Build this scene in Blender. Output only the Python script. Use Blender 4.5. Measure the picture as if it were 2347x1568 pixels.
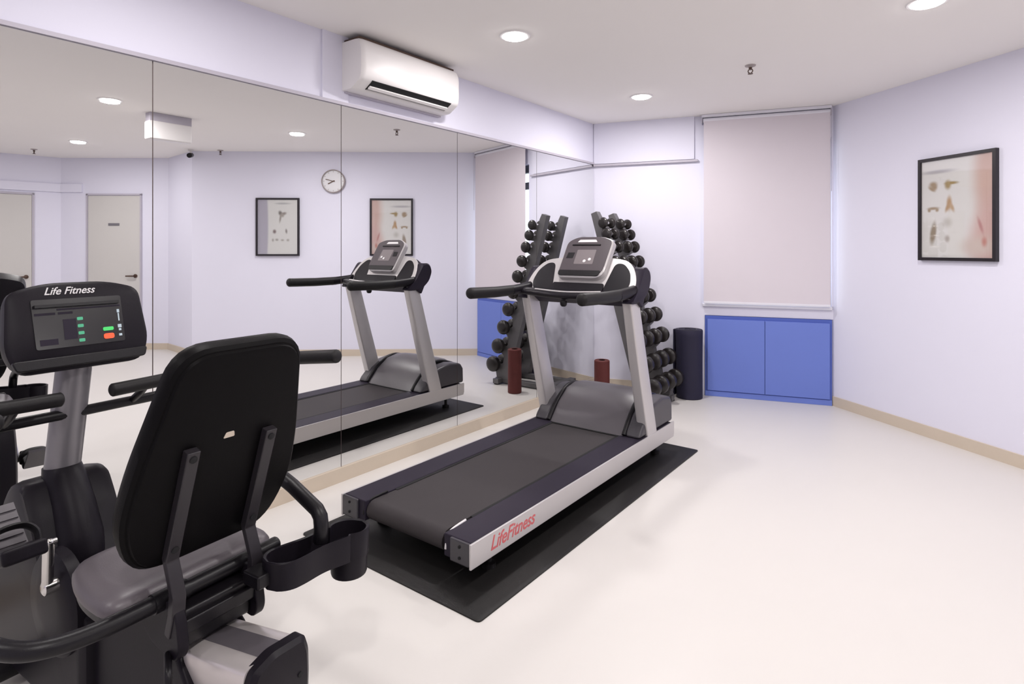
import bpy, bmesh, math, random
from mathutils import Vector, Matrix
random.seed(4)
C = bpy.context.scene.collection
SC = bpy.context.scene
PI = math.pi
for o in list(bpy.data.objects):
    bpy.data.objects.remove(o)

# ------------------------------------------------------------------ camera
# solved from the photograph: focal length 1342 px on a 2347 px wide frame, level camera, vertical shift
F_PX, Y0 = 1342.4, 572.6
YAW = math.radians(37.04)
EYE = (2.894, 0.0, 1.37)
cam = bpy.data.cameras.new('camera')
cam.sensor_fit = 'HORIZONTAL'
cam.sensor_width = 36.0
cam.lens = 36.0 * F_PX / 2347.0
cam.shift_y = -(784.0 - Y0) / 2347.0
cam.clip_start = 0.05
cam_o = bpy.data.objects.new('camera', cam)
cam_o.location = EYE
cam_o.rotation_euler = (PI / 2, 0, YAW)
C.objects.link(cam_o)
SC.camera = cam_o

# ------------------------------------------------------------------ daylight behind the blind, exposure
W = bpy.data.worlds.new('daylight')
SC.world = W
W.use_nodes = True
W.node_tree.nodes['Background'].inputs[0].default_value = (0.86, 0.93, 1.0, 1)
W.node_tree.nodes['Background'].inputs[1].default_value = 2.6
SC.view_settings.view_transform = 'Standard'
SC.view_settings.look = 'None'
SC.view_settings.exposure = 0.0
SC.view_settings.gamma = 1.0
SC.view_settings.use_curve_mapping = False
LAMP_COL = (1.0, 0.962, 0.945)
ZC = 2.633      # ceiling
ZM = 2.23       # top of the mirrors

# ------------------------------------------------------------------ materials
def mat(name, col, rough=0.5, metal=0.0, var=0.06, scale=8.0, bump=0.0, bscale=200.0, spec=0.5, coat=0.0):
    m = bpy.data.materials.new(name)
    m.use_nodes = True
    nt = m.node_tree
    b = nt.nodes['Principled BSDF']
    b.inputs['Roughness'].default_value = rough
    b.inputs['Metallic'].default_value = metal
    b.inputs['Specular IOR Level'].default_value = spec
    b.inputs['Coat Weight'].default_value = coat
    tc = nt.nodes.new('ShaderNodeTexCoord')
    n = nt.nodes.new('ShaderNodeTexNoise')
    n.inputs['Scale'].default_value = scale
    n.inputs['Detail'].default_value = 3
    nt.links.new(tc.outputs['Object'], n.inputs['Vector'])
    mx = nt.nodes.new('ShaderNodeMix')
    mx.data_type = 'RGBA'
    mx.inputs[6].default_value = (*[c * (1 - var) for c in col], 1)
    mx.inputs[7].default_value = (*[min(1, c * (1 + var)) for c in col], 1)
    nt.links.new(n.outputs['Fac'], mx.inputs[0])
    nt.links.new(mx.outputs[2], b.inputs['Base Color'])
    if bump:
        n2 = nt.nodes.new('ShaderNodeTexNoise')
        n2.inputs['Scale'].default_value = bscale
        nt.links.new(tc.outputs['Object'], n2.inputs['Vector'])
        bp = nt.nodes.new('ShaderNodeBump')
        bp.inputs['Strength'].default_value = bump
        bp.inputs['Distance'].default_value = 0.002
        nt.links.new(n2.outputs['Fac'], bp.inputs['Height'])
        nt.links.new(bp.outputs['Normal'], b.inputs['Normal'])
    return m

def emit(name, col, strength, base=(0.8, 0.8, 0.8)):
    m = bpy.data.materials.new(name)
    m.use_nodes = True
    b = m.node_tree.nodes['Principled BSDF']
    b.inputs['Base Color'].default_value = (*base, 1)
    b.inputs['Emission Color'].default_value = (*col, 1)
    b.inputs['Emission Strength'].default_value = strength
    return m

M = {}
M['wall'] = mat('lilac_paint', (0.795, 0.785, 0.905), 0.7, var=0.012, scale=2, bump=0.05, bscale=300, spec=0.25)
M['ceil'] = mat('ceiling_paint', (0.94, 0.91, 0.885), 0.8, var=0.01, scale=2, spec=0.2)
M['floor'] = mat('cream_vinyl', (0.69, 0.662, 0.638), 0.38, var=0.02, scale=1.5, spec=0.32)
M['skirt'] = mat('tan_skirting', (0.63, 0.54, 0.44), 0.5, var=0.03)
M['trim'] = mat('grey_lilac_trim', (0.50, 0.47, 0.54), 0.5)
M['white'] = mat('white_plastic', (0.84, 0.815, 0.81), 0.35, var=0.01)
M['sill'] = mat('white_sill', (0.80, 0.79, 0.86), 0.4, var=0.01)
M['seam'] = mat('mirror_backing', (0.16, 0.12, 0.12), 0.6)
M['black'] = mat('black_plastic', (0.007, 0.006, 0.008), 0.36, bump=0.12, bscale=500, spec=0.3)
M['blackmatte'] = mat('black_rubber', (0.008, 0.007, 0.008), 0.5, bump=0.2, bscale=300, spec=0.3)
M['hole'] = mat('dark_recess', (0.004, 0.004, 0.005), 0.8)
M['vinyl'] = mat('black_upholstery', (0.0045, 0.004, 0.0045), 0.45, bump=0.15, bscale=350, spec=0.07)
M['shell'] = mat('charcoal_shell', (0.011, 0.009, 0.013), 0.40, bump=0.1, bscale=500, spec=0.16)
M['grey'] = mat('dark_grey_plastic', (0.110, 0.100, 0.112), 0.36)
M['deck'] = mat('purple_grey_deck', (0.028, 0.023, 0.036), 0.42, spec=0.10)
M['belt'] = mat('running_belt', (0.042, 0.036, 0.039), 0.6, bump=0.3, bscale=700, spec=0.25)
M['floormat'] = mat('rubber_floor_mat', (0.012, 0.011, 0.011), 0.5, bump=0.2, bscale=400, spec=0.3)
M['silver'] = mat('silver_paint', (0.58, 0.555, 0.56), 0.34, metal=0.35, var=0.02)
M['alu'] = mat('brushed_aluminium', (0.72, 0.67, 0.66), 0.32, metal=0.5, var=0.03)
M['postgrey'] = mat('grey_paint', (0.24, 0.23, 0.25), 0.32, metal=0.4, var=0.02)
M['chrome'] = mat('chrome', (0.80, 0.78, 0.76), 0.15, metal=1.0)
M['rackgrey'] = mat('rack_grey_paint', (0.13, 0.125, 0.13), 0.42, metal=0.2)
M['iron'] = mat('black_iron', (0.014, 0.011, 0.011), 0.32)
M['blue'] = mat('blue_laminate', (0.15, 0.22, 0.64), 0.45, var=0.02)
M['bluedark'] = mat('blue_frame_laminate', (0.075, 0.125, 0.47), 0.45, var=0.02)
M['navy'] = mat('navy_foam', (0.013, 0.011, 0.034), 0.75, bump=0.4, bscale=250)
M['red'] = mat('maroon_foam', (0.095, 0.014, 0.012), 0.7, bump=0.5, bscale=120)
M['redink'] = mat('red_lettering', (0.62, 0.13, 0.14), 0.5)
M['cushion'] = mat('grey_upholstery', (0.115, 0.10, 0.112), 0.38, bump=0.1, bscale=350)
M['support'] = mat('support_steel_paint', (0.024, 0.021, 0.025), 0.36, spec=0.35)
M['hoodside'] = mat('hood_side_plastic', (0.050, 0.046, 0.055), 0.36)
M['whiteink'] = mat('white_lettering', (0.75, 0.73, 0.74), 0.5)
M['frame'] = mat('black_picture_frame', (0.012, 0.008, 0.012), 0.35)
M['door'] = mat('cream_door', (0.62, 0.60, 0.58), 0.5, var=0.01)
M['brown'] = mat('dark_bronze', (0.10, 0.06, 0.045), 0.4, metal=0.4)
M['clockrim'] = mat('clock_rim', (0.42, 0.37, 0.36), 0.4, metal=0.2)
M['clockface'] = mat('clock_face', (0.80, 0.79, 0.82), 0.5)
M['winframe'] = mat('dark_window_frame', (0.06, 0.06, 0.08), 0.5)
M['screen'] = mat('console_screen', (0.010, 0.009, 0.012), 0.22)
M['consoleface'] = mat('treadmill_console_face', (0.085, 0.070, 0.080), 0.28)
M['graphic'] = mat('console_print', (0.20, 0.17, 0.18), 0.4)
M['lamp'] = emit('lamp_diffuser', (1, 0.97, 0.95), 26.0)
M['led_green'] = emit('green_led', (0.12, 0.75, 0.42), 0.45, (0.02, 0.1, 0.05))
M['btn_green'] = emit('green_button', (0.10, 0.85, 0.22), 0.55, (0.02, 0.3, 0.05))
M['btn_red'] = emit('red_button', (1.0, 0.11, 0.03), 0.75, (0.4, 0.05, 0.02))
M['led_white'] = emit('white_digit', (0.62, 0.80, 0.92), 0.5, (0.2, 0.2, 0.2))

def mirror_mat():
    m = bpy.data.materials.new('mirror_glass')
    m.use_nodes = True
    b = m.node_tree.nodes['Principled BSDF']
    b.inputs['Base Color'].default_value = (0.845, 0.85, 0.85, 1)
    b.inputs['Metallic'].default_value = 1.0
    b.inputs['Roughness'].default_value = 0.0
    return m
M['mirror'] = mirror_mat()

def pane_mat(name, gloss):
    m = bpy.data.materials.new(name)
    m.use_nodes = True
    nt = m.node_tree
    nt.nodes.clear()
    out = nt.nodes.new('ShaderNodeOutputMaterial')
    t = nt.nodes.new('ShaderNodeBsdfTransparent')
    t.inputs[0].default_value = (0.97, 0.98, 0.98, 1)
    g = nt.nodes.new('ShaderNodeBsdfGlossy')
    g.inputs['Roughness'].default_value = 0.02
    mx = nt.nodes.new('ShaderNodeMixShader')
    mx.inputs[0].default_value = gloss
    nt.links.new(t.outputs[0], mx.inputs[1])
    nt.links.new(g.outputs[0], mx.inputs[2])
    nt.links.new(mx.outputs[0], out.inputs[0])
    return m
M['pane'] = pane_mat('clear_pane', 0.06)

def blind_mat():
    m = mat('blind_fabric', (0.80, 0.745, 0.80), 0.8, var=0.012, scale=3, bump=0.15, bscale=600, spec=0.1)
    nt = m.node_tree
    b = nt.nodes['Principled BSDF']
    out = nt.nodes['Material Output']
    t = nt.nodes.new('ShaderNodeBsdfTranslucent')
    t.inputs[0].default_value = (0.85, 0.77, 0.76, 1)
    mx = nt.nodes.new('ShaderNodeMixShader')
    mx.inputs[0].default_value = 0.13
    nt.links.new(b.outputs[0], mx.inputs[1])
    nt.links.new(t.outputs[0], mx.inputs[2])
    nt.links.new(mx.outputs[0], out.inputs[0])
    return m
M['blind'] = blind_mat()

# ------------------------------------------------------------------ mesh helpers
def V(*a): return Vector(a)

class MB:
    def __init__(s): s.bm = bmesh.new()
    def loft(s, loops, cap0=True, cap1=True, closed=True, mi=0):
        bm = s.bm
        rows = [[bm.verts.new(Vector(p)) for p in l] for l in loops]
        n = len(rows[0])
        for a, b in zip(rows, rows[1:]):
            for i in range(n if closed else n - 1):
                j = (i + 1) % n
                try: bm.faces.new((a[i], a[j], b[j], b[i])).material_index = mi
                except ValueError: pass
        for flag, row in ((cap0, rows[0]), (cap1, rows[-1])):
            if flag and closed:
                try: bm.faces.new(row).material_index = mi
                except ValueError: pass
        return s
    def prism(s, pa, pb, mi=0): return s.loft([pa, pb], mi=mi)
    def box(s, x0, x1, y0, y1, z0, z1, mat4=None, mi=0):
        a = [V(x0, y0, z0), V(x1, y0, z0), V(x1, y1, z0), V(x0, y1, z0)]
        b = [V(x0, y0, z1), V(x1, y0, z1), V(x1, y1, z1), V(x0, y1, z1)]
        if mat4:
            a = [mat4 @ p for p in a]; b = [mat4 @ p for p in b]
        return s.loft([a, b], mi=mi)
    def tube(s, pts, r, n=14, r2=None, up=None, dome=0.0, smooth=True):
        """round (or elliptical r x r2) bar swept along pts; r may be a list"""
        P = [Vector(p) for p in pts]
        if smooth and len(P) > 2: P = catmull(P, 6)
        k = len(P)
        rr = r if isinstance(r, list) else [r] * k
        if len(rr) != k:
            rr = [rr[min(len(rr) - 1, int(i * len(rr) / k))] for i in range(k)]
        T = [(P[min(i + 1, k - 1)] - P[max(i - 1, 0)]).normalized() for i in range(k)]
        u = Vector(up) if up else (V(0, 0, 1) if abs(T[0].z) < 0.9 else V(1, 0, 0))
        loops = []
        A = None
        for i in range(k):
            if A is None: A = (u - T[i] * u.dot(T[i])).normalized()
            else: A = (A - T[i] * A.dot(T[i])).normalized()
            B = T[i].cross(A)
            q = (r2 / r) if (r2 and not isinstance(r, list)) else 1.0
            def ring(c, f): return [c + (A * math.cos(t) * rr[i] * q + B * math.sin(t) * rr[i]) * f for t in [2 * PI * j / n for j in range(n)]]
            if i == 0 and dome:
                for e in (0.97, 0.8, 0.5, 0.2): loops.append(ring(P[i] - T[i] * rr[i] * dome * e, math.sqrt(max(0.02, 1 - e * e))))
            loops.append(ring(P[i], 1.0))
            if i == k - 1 and dome:
                for e in (0.2, 0.5, 0.8, 0.97): loops.append(ring(P[i] + T[i] * rr[i] * dome * e, math.sqrt(max(0.02, 1 - e * e))))
        return s.loft(loops)
    def lathe(s, prof, c=(0, 0, 0), axis=(0, 0, 1), n=28, caps=True):
        ax = Vector(axis).normalized()
        a = (V(1, 0, 0) if abs(ax.x) < 0.9 else V(0, 1, 0))
        a = (a - ax * a.dot(ax)).normalized(); b = ax.cross(a)
        c = Vector(c)
        loops = [[c + ax * z + (a * math.cos(2 * PI * j / n) + b * math.sin(2 * PI * j / n)) * r for j in range(n)] for r, z in prof]
        return s.loft(loops, caps, caps)

def catmull(P, k):
    out = []
    for i in range(len(P) - 1):
        p0 = P[max(i - 1, 0)]; p1 = P[i]; p2 = P[i + 1]; p3 = P[min(i + 2, len(P) - 1)]
        for j in range(k):
            t = j / k
            out.append(0.5 * ((2 * p1) + (p2 - p0) * t + (2 * p0 - 5 * p1 + 4 * p2 - p3) * t * t + (3 * p1 - p0 - 3 * p2 + p3) * t ** 3))
    out.append(P[-1].copy())
    return out

def round_poly(pts, r, n=5):
    """2D polygon with its corners rounded by r (number or list)"""
    out = []
    k = len(pts)
    for i in range(k):
        p = Vector(pts[i]).to_2d(); a = Vector(pts[i - 1]).to_2d(); b = Vector(pts[(i + 1) % k]).to_2d()
        rr = r[i] if isinstance(r, (list, tuple)) else r
        da = (a - p); db = (b - p)
        d = min(rr, da.length * 0.49, db.length * 0.49)
        if d < 1e-5:
            out.append((p.x, p.y)); continue
        p1 = p + da.normalized() * d; p2 = p + db.normalized() * d
        for j in range(n + 1):
            t = j / n
            q = p1 * (1 - t) ** 2 + p * 2 * t * (1 - t) + p2 * t * t
            out.append((q.x, q.y))
    return out

def inset(poly, d):
    """approximate inset towards the centroid, by a distance d"""
    cx = sum(p[0] for p in poly) / len(poly); cy = sum(p[1] for p in poly) / len(poly)
    w = max(abs(p[0] - cx) for p in poly); h = max(abs(p[1] - cy) for p in poly)
    return [(cx + (p[0] - cx) * (1 - d / w), cy + (p[1] - cy) * (1 - d / h)) for p in poly]

def finish(bm, smooth_angle=38):
    bmesh.ops.remove_doubles(bm, verts=bm.verts, dist=1e-6)
    bmesh.ops.recalc_face_normals(bm, faces=bm.faces)
    for f in bm.faces: f.smooth = True
    lim = math.radians(smooth_angle)
    for e in bm.edges:
        if len(e.link_faces) == 2:
            e.smooth = e.calc_face_angle(0) < lim
        else: e.smooth = False

def obj(name, mb, m, parent=None, bevel=0.0, segs=2, label=None):
    """ONE mesh object; vertices are given in the coordinates of its parent (world when top-level)"""
    me = bpy.data.meshes.new(name)
    bm = mb.bm
    finish(bm)
    bm.to_mesh(me); bm.free()
    for x in (m if isinstance(m, list) else [m]): me.materials.append(x)
    o = bpy.data.objects.new(name, me)
    C.objects.link(o)
    if parent: o.parent = parent
    if bevel:
        b = o.modifiers.new('bevel', 'BEVEL')
        b.width = bevel; b.segments = segs; b.limit_method = 'ANGLE'; b.angle_limit = math.radians(35)
        b.harden_normals = True
    if label: o['label'] = label
    return o

def tag(o, label, cat, group=None):
    o['label'] = label; o['category'] = cat
    if group: o['group'] = group
    return o

def thing(name, label, cat, loc=(0, 0, 0), rz=0.0, group=None):
    o = bpy.data.objects.new(name, None)
    o.empty_display_size = 0.1
    C.objects.link(o)
    o.location = loc; o.rotation_euler = (0, 0, rz)
    return tag(o, label, cat, group)

def struct(name, mb, m, bevel=0.0):
    o = obj(name, mb, m, None, bevel)
    o['kind'] = 'structure'
    return o

def text_mesh(name, body, size, m, parent, matrix, shear=0.0, sx=1.0, depth=0.0006):
    cu = bpy.data.curves.new(name, 'FONT')
    cu.body = body; cu.size = size; cu.shear = shear; cu.extrude = depth; cu.offset = size * 0.012
    tmp = bpy.data.objects.new(name, cu)
    C.objects.link(tmp)
    dg = bpy.context.evaluated_depsgraph_get()
    me = bpy.data.meshes.new_from_object(tmp.evaluated_get(dg))
    bpy.data.objects.remove(tmp)
    me.name = name
    me.transform(matrix @ Matrix.Diagonal((sx, 1, 1, 1)))
    me.materials.clear(); me.materials.append(m)
    o = bpy.data.objects.new(name, me)
    C.objects.link(o); o.parent = parent
    return o

def basis(o, x, y, z):
    m = Matrix.Identity(4)
    for i, a in enumerate((x, y, z)):
        a = Vector(a).normalized()
        for j in range(3): m[j][i] = a[j]
    for j in range(3): m[j][3] = o[j]
    return m

# ------------------------------------------------------------------ the room
P_BL = V(0, 5.209, 0); P_BR = V(2.047, 5.812, 0); P_R1 = V(4.89, 3.515, 0)
P_R2 = V(5.74, 3.585, 0); P_D = V(6.90, 2.69, 0); P_E = V(7.73, -2.2, 0); P_S = V(0, -2.2, 0)
CEN = V(3.0, 1.5, 0)
def dirn(a, b): return (b - a).normalized()
def outn(a, b):
    d = dirn(a, b); n = V(d.y, -d.x, 0)
    if n.dot((a + b) / 2 - CEN) < 0: n = -n
    return n
def slab(mb, a, b, s0, s1, n0, n1, z0, z1):
    """box along wall a->b from s0 to s1, between depths n0..n1 behind (+) the wall face"""
    d = dirn(a, b); n = outn(a, b)
    q = [a + d * s0 + n * n0, a + d * s1 + n * n0, a + d * s1 + n * n1, a + d * s0 + n * n1]
    return mb.prism([p + V(0, 0, z0) for p in q], [p + V(0, 0, z1) for p in q])
def ln(a, b): return (b - a).length

poly = [P_S, P_BL, P_BR, P_R1, P_R2, P_D, P_E]
big = [V(-0.3, -2.5, 0), V(-0.3, 5.5, 0), V(2.2, 6.25, 0), V(5.05, 3.9, 0), V(5.95, 3.85, 0), V(7.2, 2.9, 0), V(8.0, -2.5, 0)]
struct('floor', MB().prism([p + V(0, 0, -0.1) for p in big], [p.copy() for p in big]), M['floor'])
struct('ceiling', MB().prism([p + V(0, 0, ZC) for p in big], [p + V(0, 0, ZC + 0.1) for p in big]), M['ceil'])
mb = MB()
mb.box(-0.15, -0.008, -2.2, 5.24, 0, ZM)
mb.box(-0.15, 0.0, -2.2, 5.24, ZM, ZC)
mb.box(0.0, 0.012, 2.02, 2.20, ZM, ZC)            # boxed-in pipe beside the air conditioner
struct('wall_left', mb, M['wall'])
LB = ln(P_BL, P_BR)
WS0, WS1, WZ0, WZ1 = 1.06, LB - 0.012, 0.868, 2.36
mb = MB()
slab(mb, P_BL, P_BR, -0.02, WS0, 0, 0.16, 0, ZC)
slab(mb, P_BL, P_BR, WS0, LB + 0.03, 0, 0.16, WZ1, ZC)
slab(mb, P_BL, P_BR, WS1, LB + 0.03, 0, 0.16, WZ0, WZ1)
slab(mb, P_BL, P_BR, WS0, LB + 0.03, 0.0, 0.16, 0.755, 0.84)
slab(mb, P_BL, P_BR, 0.0, 0.965, -0.022, 0.0, ZM, ZC)      # shallow bulkhead over the rail
struct('wall_back', mb, M['wall'])
mb = MB(); slab(mb, P_BR, P_R1, -0.03, ln(P_BR, P_R1), 0, 0.15, 0, ZC); struct('wall_right', mb, M['wall'])
mb = MB(); slab(mb, P_R1, P_R2, 0.0, ln(P_R1, P_R2), 0, 0.15, 0, ZC); struct('wall_return', mb, M['wall'])
mb = MB(); slab(mb, P_R2, P_D, 0.0, ln(P_R2, P_D), 0, 0.15, 0, ZC); struct('wall_doorway', mb, M['wall'])
mb = MB(); slab(mb, P_D, P_E, 0.0, ln(P_D, P_E), 0, 0.15, 0, ZC); struct('wall_far', mb, M['wall'])
mb = MB(); slab(mb, P_E, P_S, -0.15, ln(P_E, P_S) + 0.15, 0, 0.15, 0, ZC); struct('wall_front', mb, M['wall'])
# skirtings
SK = 0.084
mb = MB(); mb.box(-0.01, 0.012, -2.2, 5.2, 0, SK); struct('baseboard_left', mb, M['skirt'])
mb = MB(); slab(mb, P_BL, P_BR, 0.0, 1.0, -0.010, 0.0, 0, SK); struct('baseboard_back', mb, M['skirt'])
mb = MB(); slab(mb, P_BR, P_R1, 0.0, ln(P_BR, P_R1), -0.011, 0, 0, SK); struct('baseboard_right', mb, M['skirt'])
mb = MB(); slab(mb, P_R1, P_R2, 0.0, ln(P_R1, P_R2), -0.011, 0, 0, SK); struct('baseboard_return', mb, M['skirt'])
DL = ln(P_R2, P_D)
d0 = (V(6.04, 3.353, 0) - P_R2).length; d1 = (V(6.602, 2.92, 0) - P_R2).length
mb = MB(); slab(mb, P_R2, P_D, 0.0, d0 - 0.03, -0.011, 0, 0, SK); slab(mb, P_R2, P_D, d1 + 0.03, DL, -0.011, 0, 0, SK)
struct('baseboard_doorway', mb, M['skirt'])
e0 = (V(6.953, 2.385, 0) - P_D).length
mb = MB(); slab(mb, P_D, P_E, 0.0, e0 - 0.03, -0.011, 0, 0, SK); slab(mb, P_D, P_E, e0 + 0.80, ln(P_D, P_E), -0.011, 0, 0, SK)
struct('baseboard_far', mb, M['skirt'])
# trims
mb = MB(); mb.box(0.0, 0.013, -2.2, 5.205, ZM - 0.004, ZM + 0.014); struct('trim_1', mb, M['trim'])
mb = MB(); slab(mb, P_BL, P_BR, 0.0, 1.0, -0.034, 0.0, ZM - 0.026, ZM - 0.006); struct('trim_2', mb, M['trim'])
mb = MB(); slab(mb, P_D, P_E, 0.0, 4.9, -0.03, 0.0, 2.16, 2.27); struct('trim_3', mb, M['wall'])
mb = MB(); slab(mb, P_R2, P_D, DL - 0.30, DL - 0.0, -0.03, 0.0, 2.16, 2.27); struct('trim_4', mb, M['wall'])
mb = MB(); slab(mb, P_BL, P_BR, WS0 - 0.02, LB - 0.01, -0.035, 0.155, 0.84, WZ0); struct('trim_5', mb, M['sill'], 0.006)
# doors
def door(name, a, b, s0, s1, h, sign):
    fr = MB()
    slab(fr, a, b, s0 - 0.025, s0, -0.018, 0, 0, h + 0.025)
    slab(fr, a, b, s1, s1 + 0.025, -0.018, 0, 0, h + 0.025)
    slab(fr, a, b, s0 - 0.025, s1 + 0.025, -0.018, 0, h, h + 0.025)
    o = MB(); slab(o, a, b, s0 + 0.003, s1 - 0.003, -0.012, 0, 0.005, h - 0.004)
    d = struct(name, o, M['door'])
    obj('door_frame', fr, M['trim'], d)
    hb = MB()
    dd = dirn(a, b); nn = -outn(a, b)
    p = a + dd * (s0 + 0.06) + V(0, 0, 1.01)
    hb.lathe([(0.026, 0.01), (0.026, 0.02), (0.01, 0.022), (0.01, 0.055)], p, nn, 16)
    hb.tube([p + nn * 0.052, p + nn * 0.052 + dd * 0.11], 0.010, 10)
    obj('door_handle', hb, M['brown'], d)
    if sign:
        sg = MB(); slab(sg, a, b, (s0 + s1) / 2 - 0.075, (s0 + s1) / 2 + 0.075, -0.018, -0.012, 1.70, 1.735)
        obj('sign_plate', sg, M['postgrey'], d)
door('door_1', P_R2, P_D, d0, d1, 2.115, True)
door('door_2', P_D, P_E, e0, e0 + 0.76, 2.105, False)
# window behind the blind
mb = MB()
for s0, s1, z0, z1 in ((WS0, WS0 + 0.03, WZ0, WZ1), (WS1 - 0.04, WS1, WZ0, WZ1), (WS0, WS1, WZ1 - 0.09, WZ1), (WS0, WS1, WZ0, WZ0 + 0.04), (WS0, WS1, 2.08, 2.16)):
    slab(mb, P_BL, P_BR, s0, s1, 0.055, 0.10, z0, z1)
win = struct('window_1', mb, M['winframe'])
mb = MB(); slab(mb, P_BL, P_BR, WS0 + 0.02, WS1 - 0.03, 0.075, 0.080, WZ0 + 0.03, WZ1 - 0.08); obj('pane', mb, M['pane'], win)

# mirrors: six tall panels
names_m = {0: 'wall mirror panel behind the dumbbell rack, last before the back corner',
           1: 'wall mirror panel reflecting the treadmill uprights, right of the clock reflection',
           2: 'wall mirror panel below the left end of the air conditioner, reflecting the grey framed poster',
           3: 'wall mirror panel reflecting the white ceiling box and the nearer door',
           4: 'wall mirror panel beside the recumbent bike, at the left edge of the photo',
           5: 'wall mirror panel nearest the viewer, beyond the left edge of the photo'}
SEAM = [5.2025, 4.19, 3.172, 2.157, 1.136, 0.118, -0.90]
for i in range(6):
    mb = MB(); mb.box(-0.007, 0.0, SEAM[i + 1] + 0.0022, SEAM[i] - 0.0022, SK + 0.001, ZM - 0.005)
    o = obj('mirror_panel', mb, M['mirror'])
    tag(o, names_m[i], 'mirror', 'mirror panels along the left wall')
mb = MB(); mb.box(-0.0079, -0.0072, -0.9, 5.2, SK, ZM - 0.005); o = struct('trim_6', mb, M['seam'])

# ------------------------------------------------------------------ downlights
lights = [((0.826, 2.768), 13.5, 'round recessed downlight in the ceiling right of the air conditioner'),
          ((0.84, 4.49), 17.5, 'round recessed downlight near the back corner, above the dumbbell rack'),
          ((2.784, 3.66), 19.0, 'round recessed downlight at the top right of the photo'),
          ((2.78, 1.898), 19.0, 'round recessed downlight seen only in the mirror, left of the white ceiling box'),
          ((5.245, 2.40), 18.0, 'round recessed downlight seen only in the mirror, nearest the two doors'),
          ((0.83, 1.0), 9.5, 'added, unseen round recessed downlight above the recumbent bike, outside the photo'),  # from here on: unseen lamps, added along the ceiling grid to light the room
          ((0.83, -0.9), 10.0, 'added, unseen round recessed downlight close to the mirror wall, behind the viewer'),
          ((2.78, -0.1), 18.0, 'added, unseen round recessed downlight right above the viewer'),
          ((5.2, 0.5), 18.0, 'added, unseen round recessed downlight on the far side of the room, behind the viewer')]
for (x, y), watts, lab in lights:
    t = thing('downlight', lab, 'light', (x, y, ZC), 0, 'ceiling downlights')
    r = 0.072
    obj('trim_ring', MB().lathe([(r, -0.001), (r + 0.004, -0.007), (r + 0.016, -0.006), (r + 0.022, 0.0), (r, 0.0)], (0, 0, 0), (0, 0, 1), 32, False), M['white'], t)
    obj('diffuser', MB().lathe([(r, -0.004), (r * 0.98, -0.010), (r * 0.9, -0.013), (0.002, -0.014)], (0, 0, 0), (0, 0, 1), 32, False), M['lamp'], t)
    ld = bpy.data.lights.new('downlight_bulb', 'AREA')
    ld.shape = 'DISK'; ld.size = 0.14; ld.energy = watts; ld.color = LAMP_COL; ld.spread = math.radians(180)
    lo = bpy.data.objects.new('bulb', ld)
    C.objects.link(lo); lo.parent = t; lo.location = (0, 0, -0.018)

# ------------------------------------------------------------------ ceiling fittings
for (x, y), lab in (((1.781, 4.185), 'brass sprinkler head hanging from the ceiling near the back of the room'),
                    ((6.322, 2.254), 'ceiling sprinkler head seen only in the mirror, above the left door'),
                    ((4.529, 3.70), 'ceiling sprinkler head seen only in the mirror, beside the camera')):
    t = thing('sprinkler_head', lab, 'sprinkler', (x, y, ZC), 0, 'ceiling sprinklers')
    obj('escutcheon', MB().lathe([(0.036, 0.0), (0.034, -0.006), (0.016, -0.010), (0.0145, -0.014)], n=24), M['clockrim'], t)
    b = MB().lathe([(0.011, -0.012), (0.011, -0.03)], n=12)
    for s in (-1, 1): b.tube([(0.011 * s, 0, -0.028), (0.015 * s, 0, -0.042), (0.003 * s, 0, -0.055)], 0.0035, 8)
    b.lathe([(0.004, -0.052), (0.017, -0.056), (0.017, -0.059), (0.003, -0.060)], n=16)
    obj('nozzle', b, M['brown'], t)
t = thing('security_camera', 'small black bullet camera under the ceiling, seen in the mirror', 'camera', (4.80, 3.46, ZC))
obj('mount', MB().lathe([(0.03, 0), (0.03, -0.015), (0.012, -0.02), (0.012, -0.05)], n=18), M['white'], t)
obj('camera_body', MB().tube([(0.03, 0.02, -0.06), (-0.07, -0.05, -0.085)], 0.030, 16, dome=0.3), M['black'], t)
t = thing('ceiling_unit', 'white box hanging under the ceiling, its upper band coloured grey as shade, seen only in the mirror', 'ceiling unit', (3.01, 2.455, ZC))
obj('housing', MB().box(-0.055, 0.055, -0.19, 0.19, -0.245, -0.075), M['white'], t, 0.014)
obj('shade_band', MB().box(-0.045, 0.055, -0.178, 0.19, -0.078, 0.0), M['trim'], t, 0.004)  # shade from the ceiling, put into this band's grey colour

# ------------------------------------------------------------------ air conditioner
t = thing('air_conditioner', 'white split air conditioner mounted on the wall above the mirrors', 'air conditioner', (0, 2.57, 2.43))
Y1 = 0.415
fullp = round_poly([(0.001, 0.168), (0.172, 0.164), (0.198, 0.11), (0.200, -0.02), (0.192, -0.072), (0.105, -0.124), (0.001, -0.124)], [0, 0.03, 0.05, 0.05, 0.02, 0.02, 0])
def acl(y, k=1.0):
    return [V(0.001 + (x - 0.001) * k, y, z * (1 - (1 - k) * 0.5)) for x, z in fullp]
b = MB().loft([acl(-Y1, 0.93), acl(-Y1 + 0.012, 0.985), acl(-Y1 + 0.03), acl(Y1 - 0.03), acl(Y1 - 0.012, 0.985), acl(Y1, 0.93)])
obj('casing', b, M['white'], t)
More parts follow.
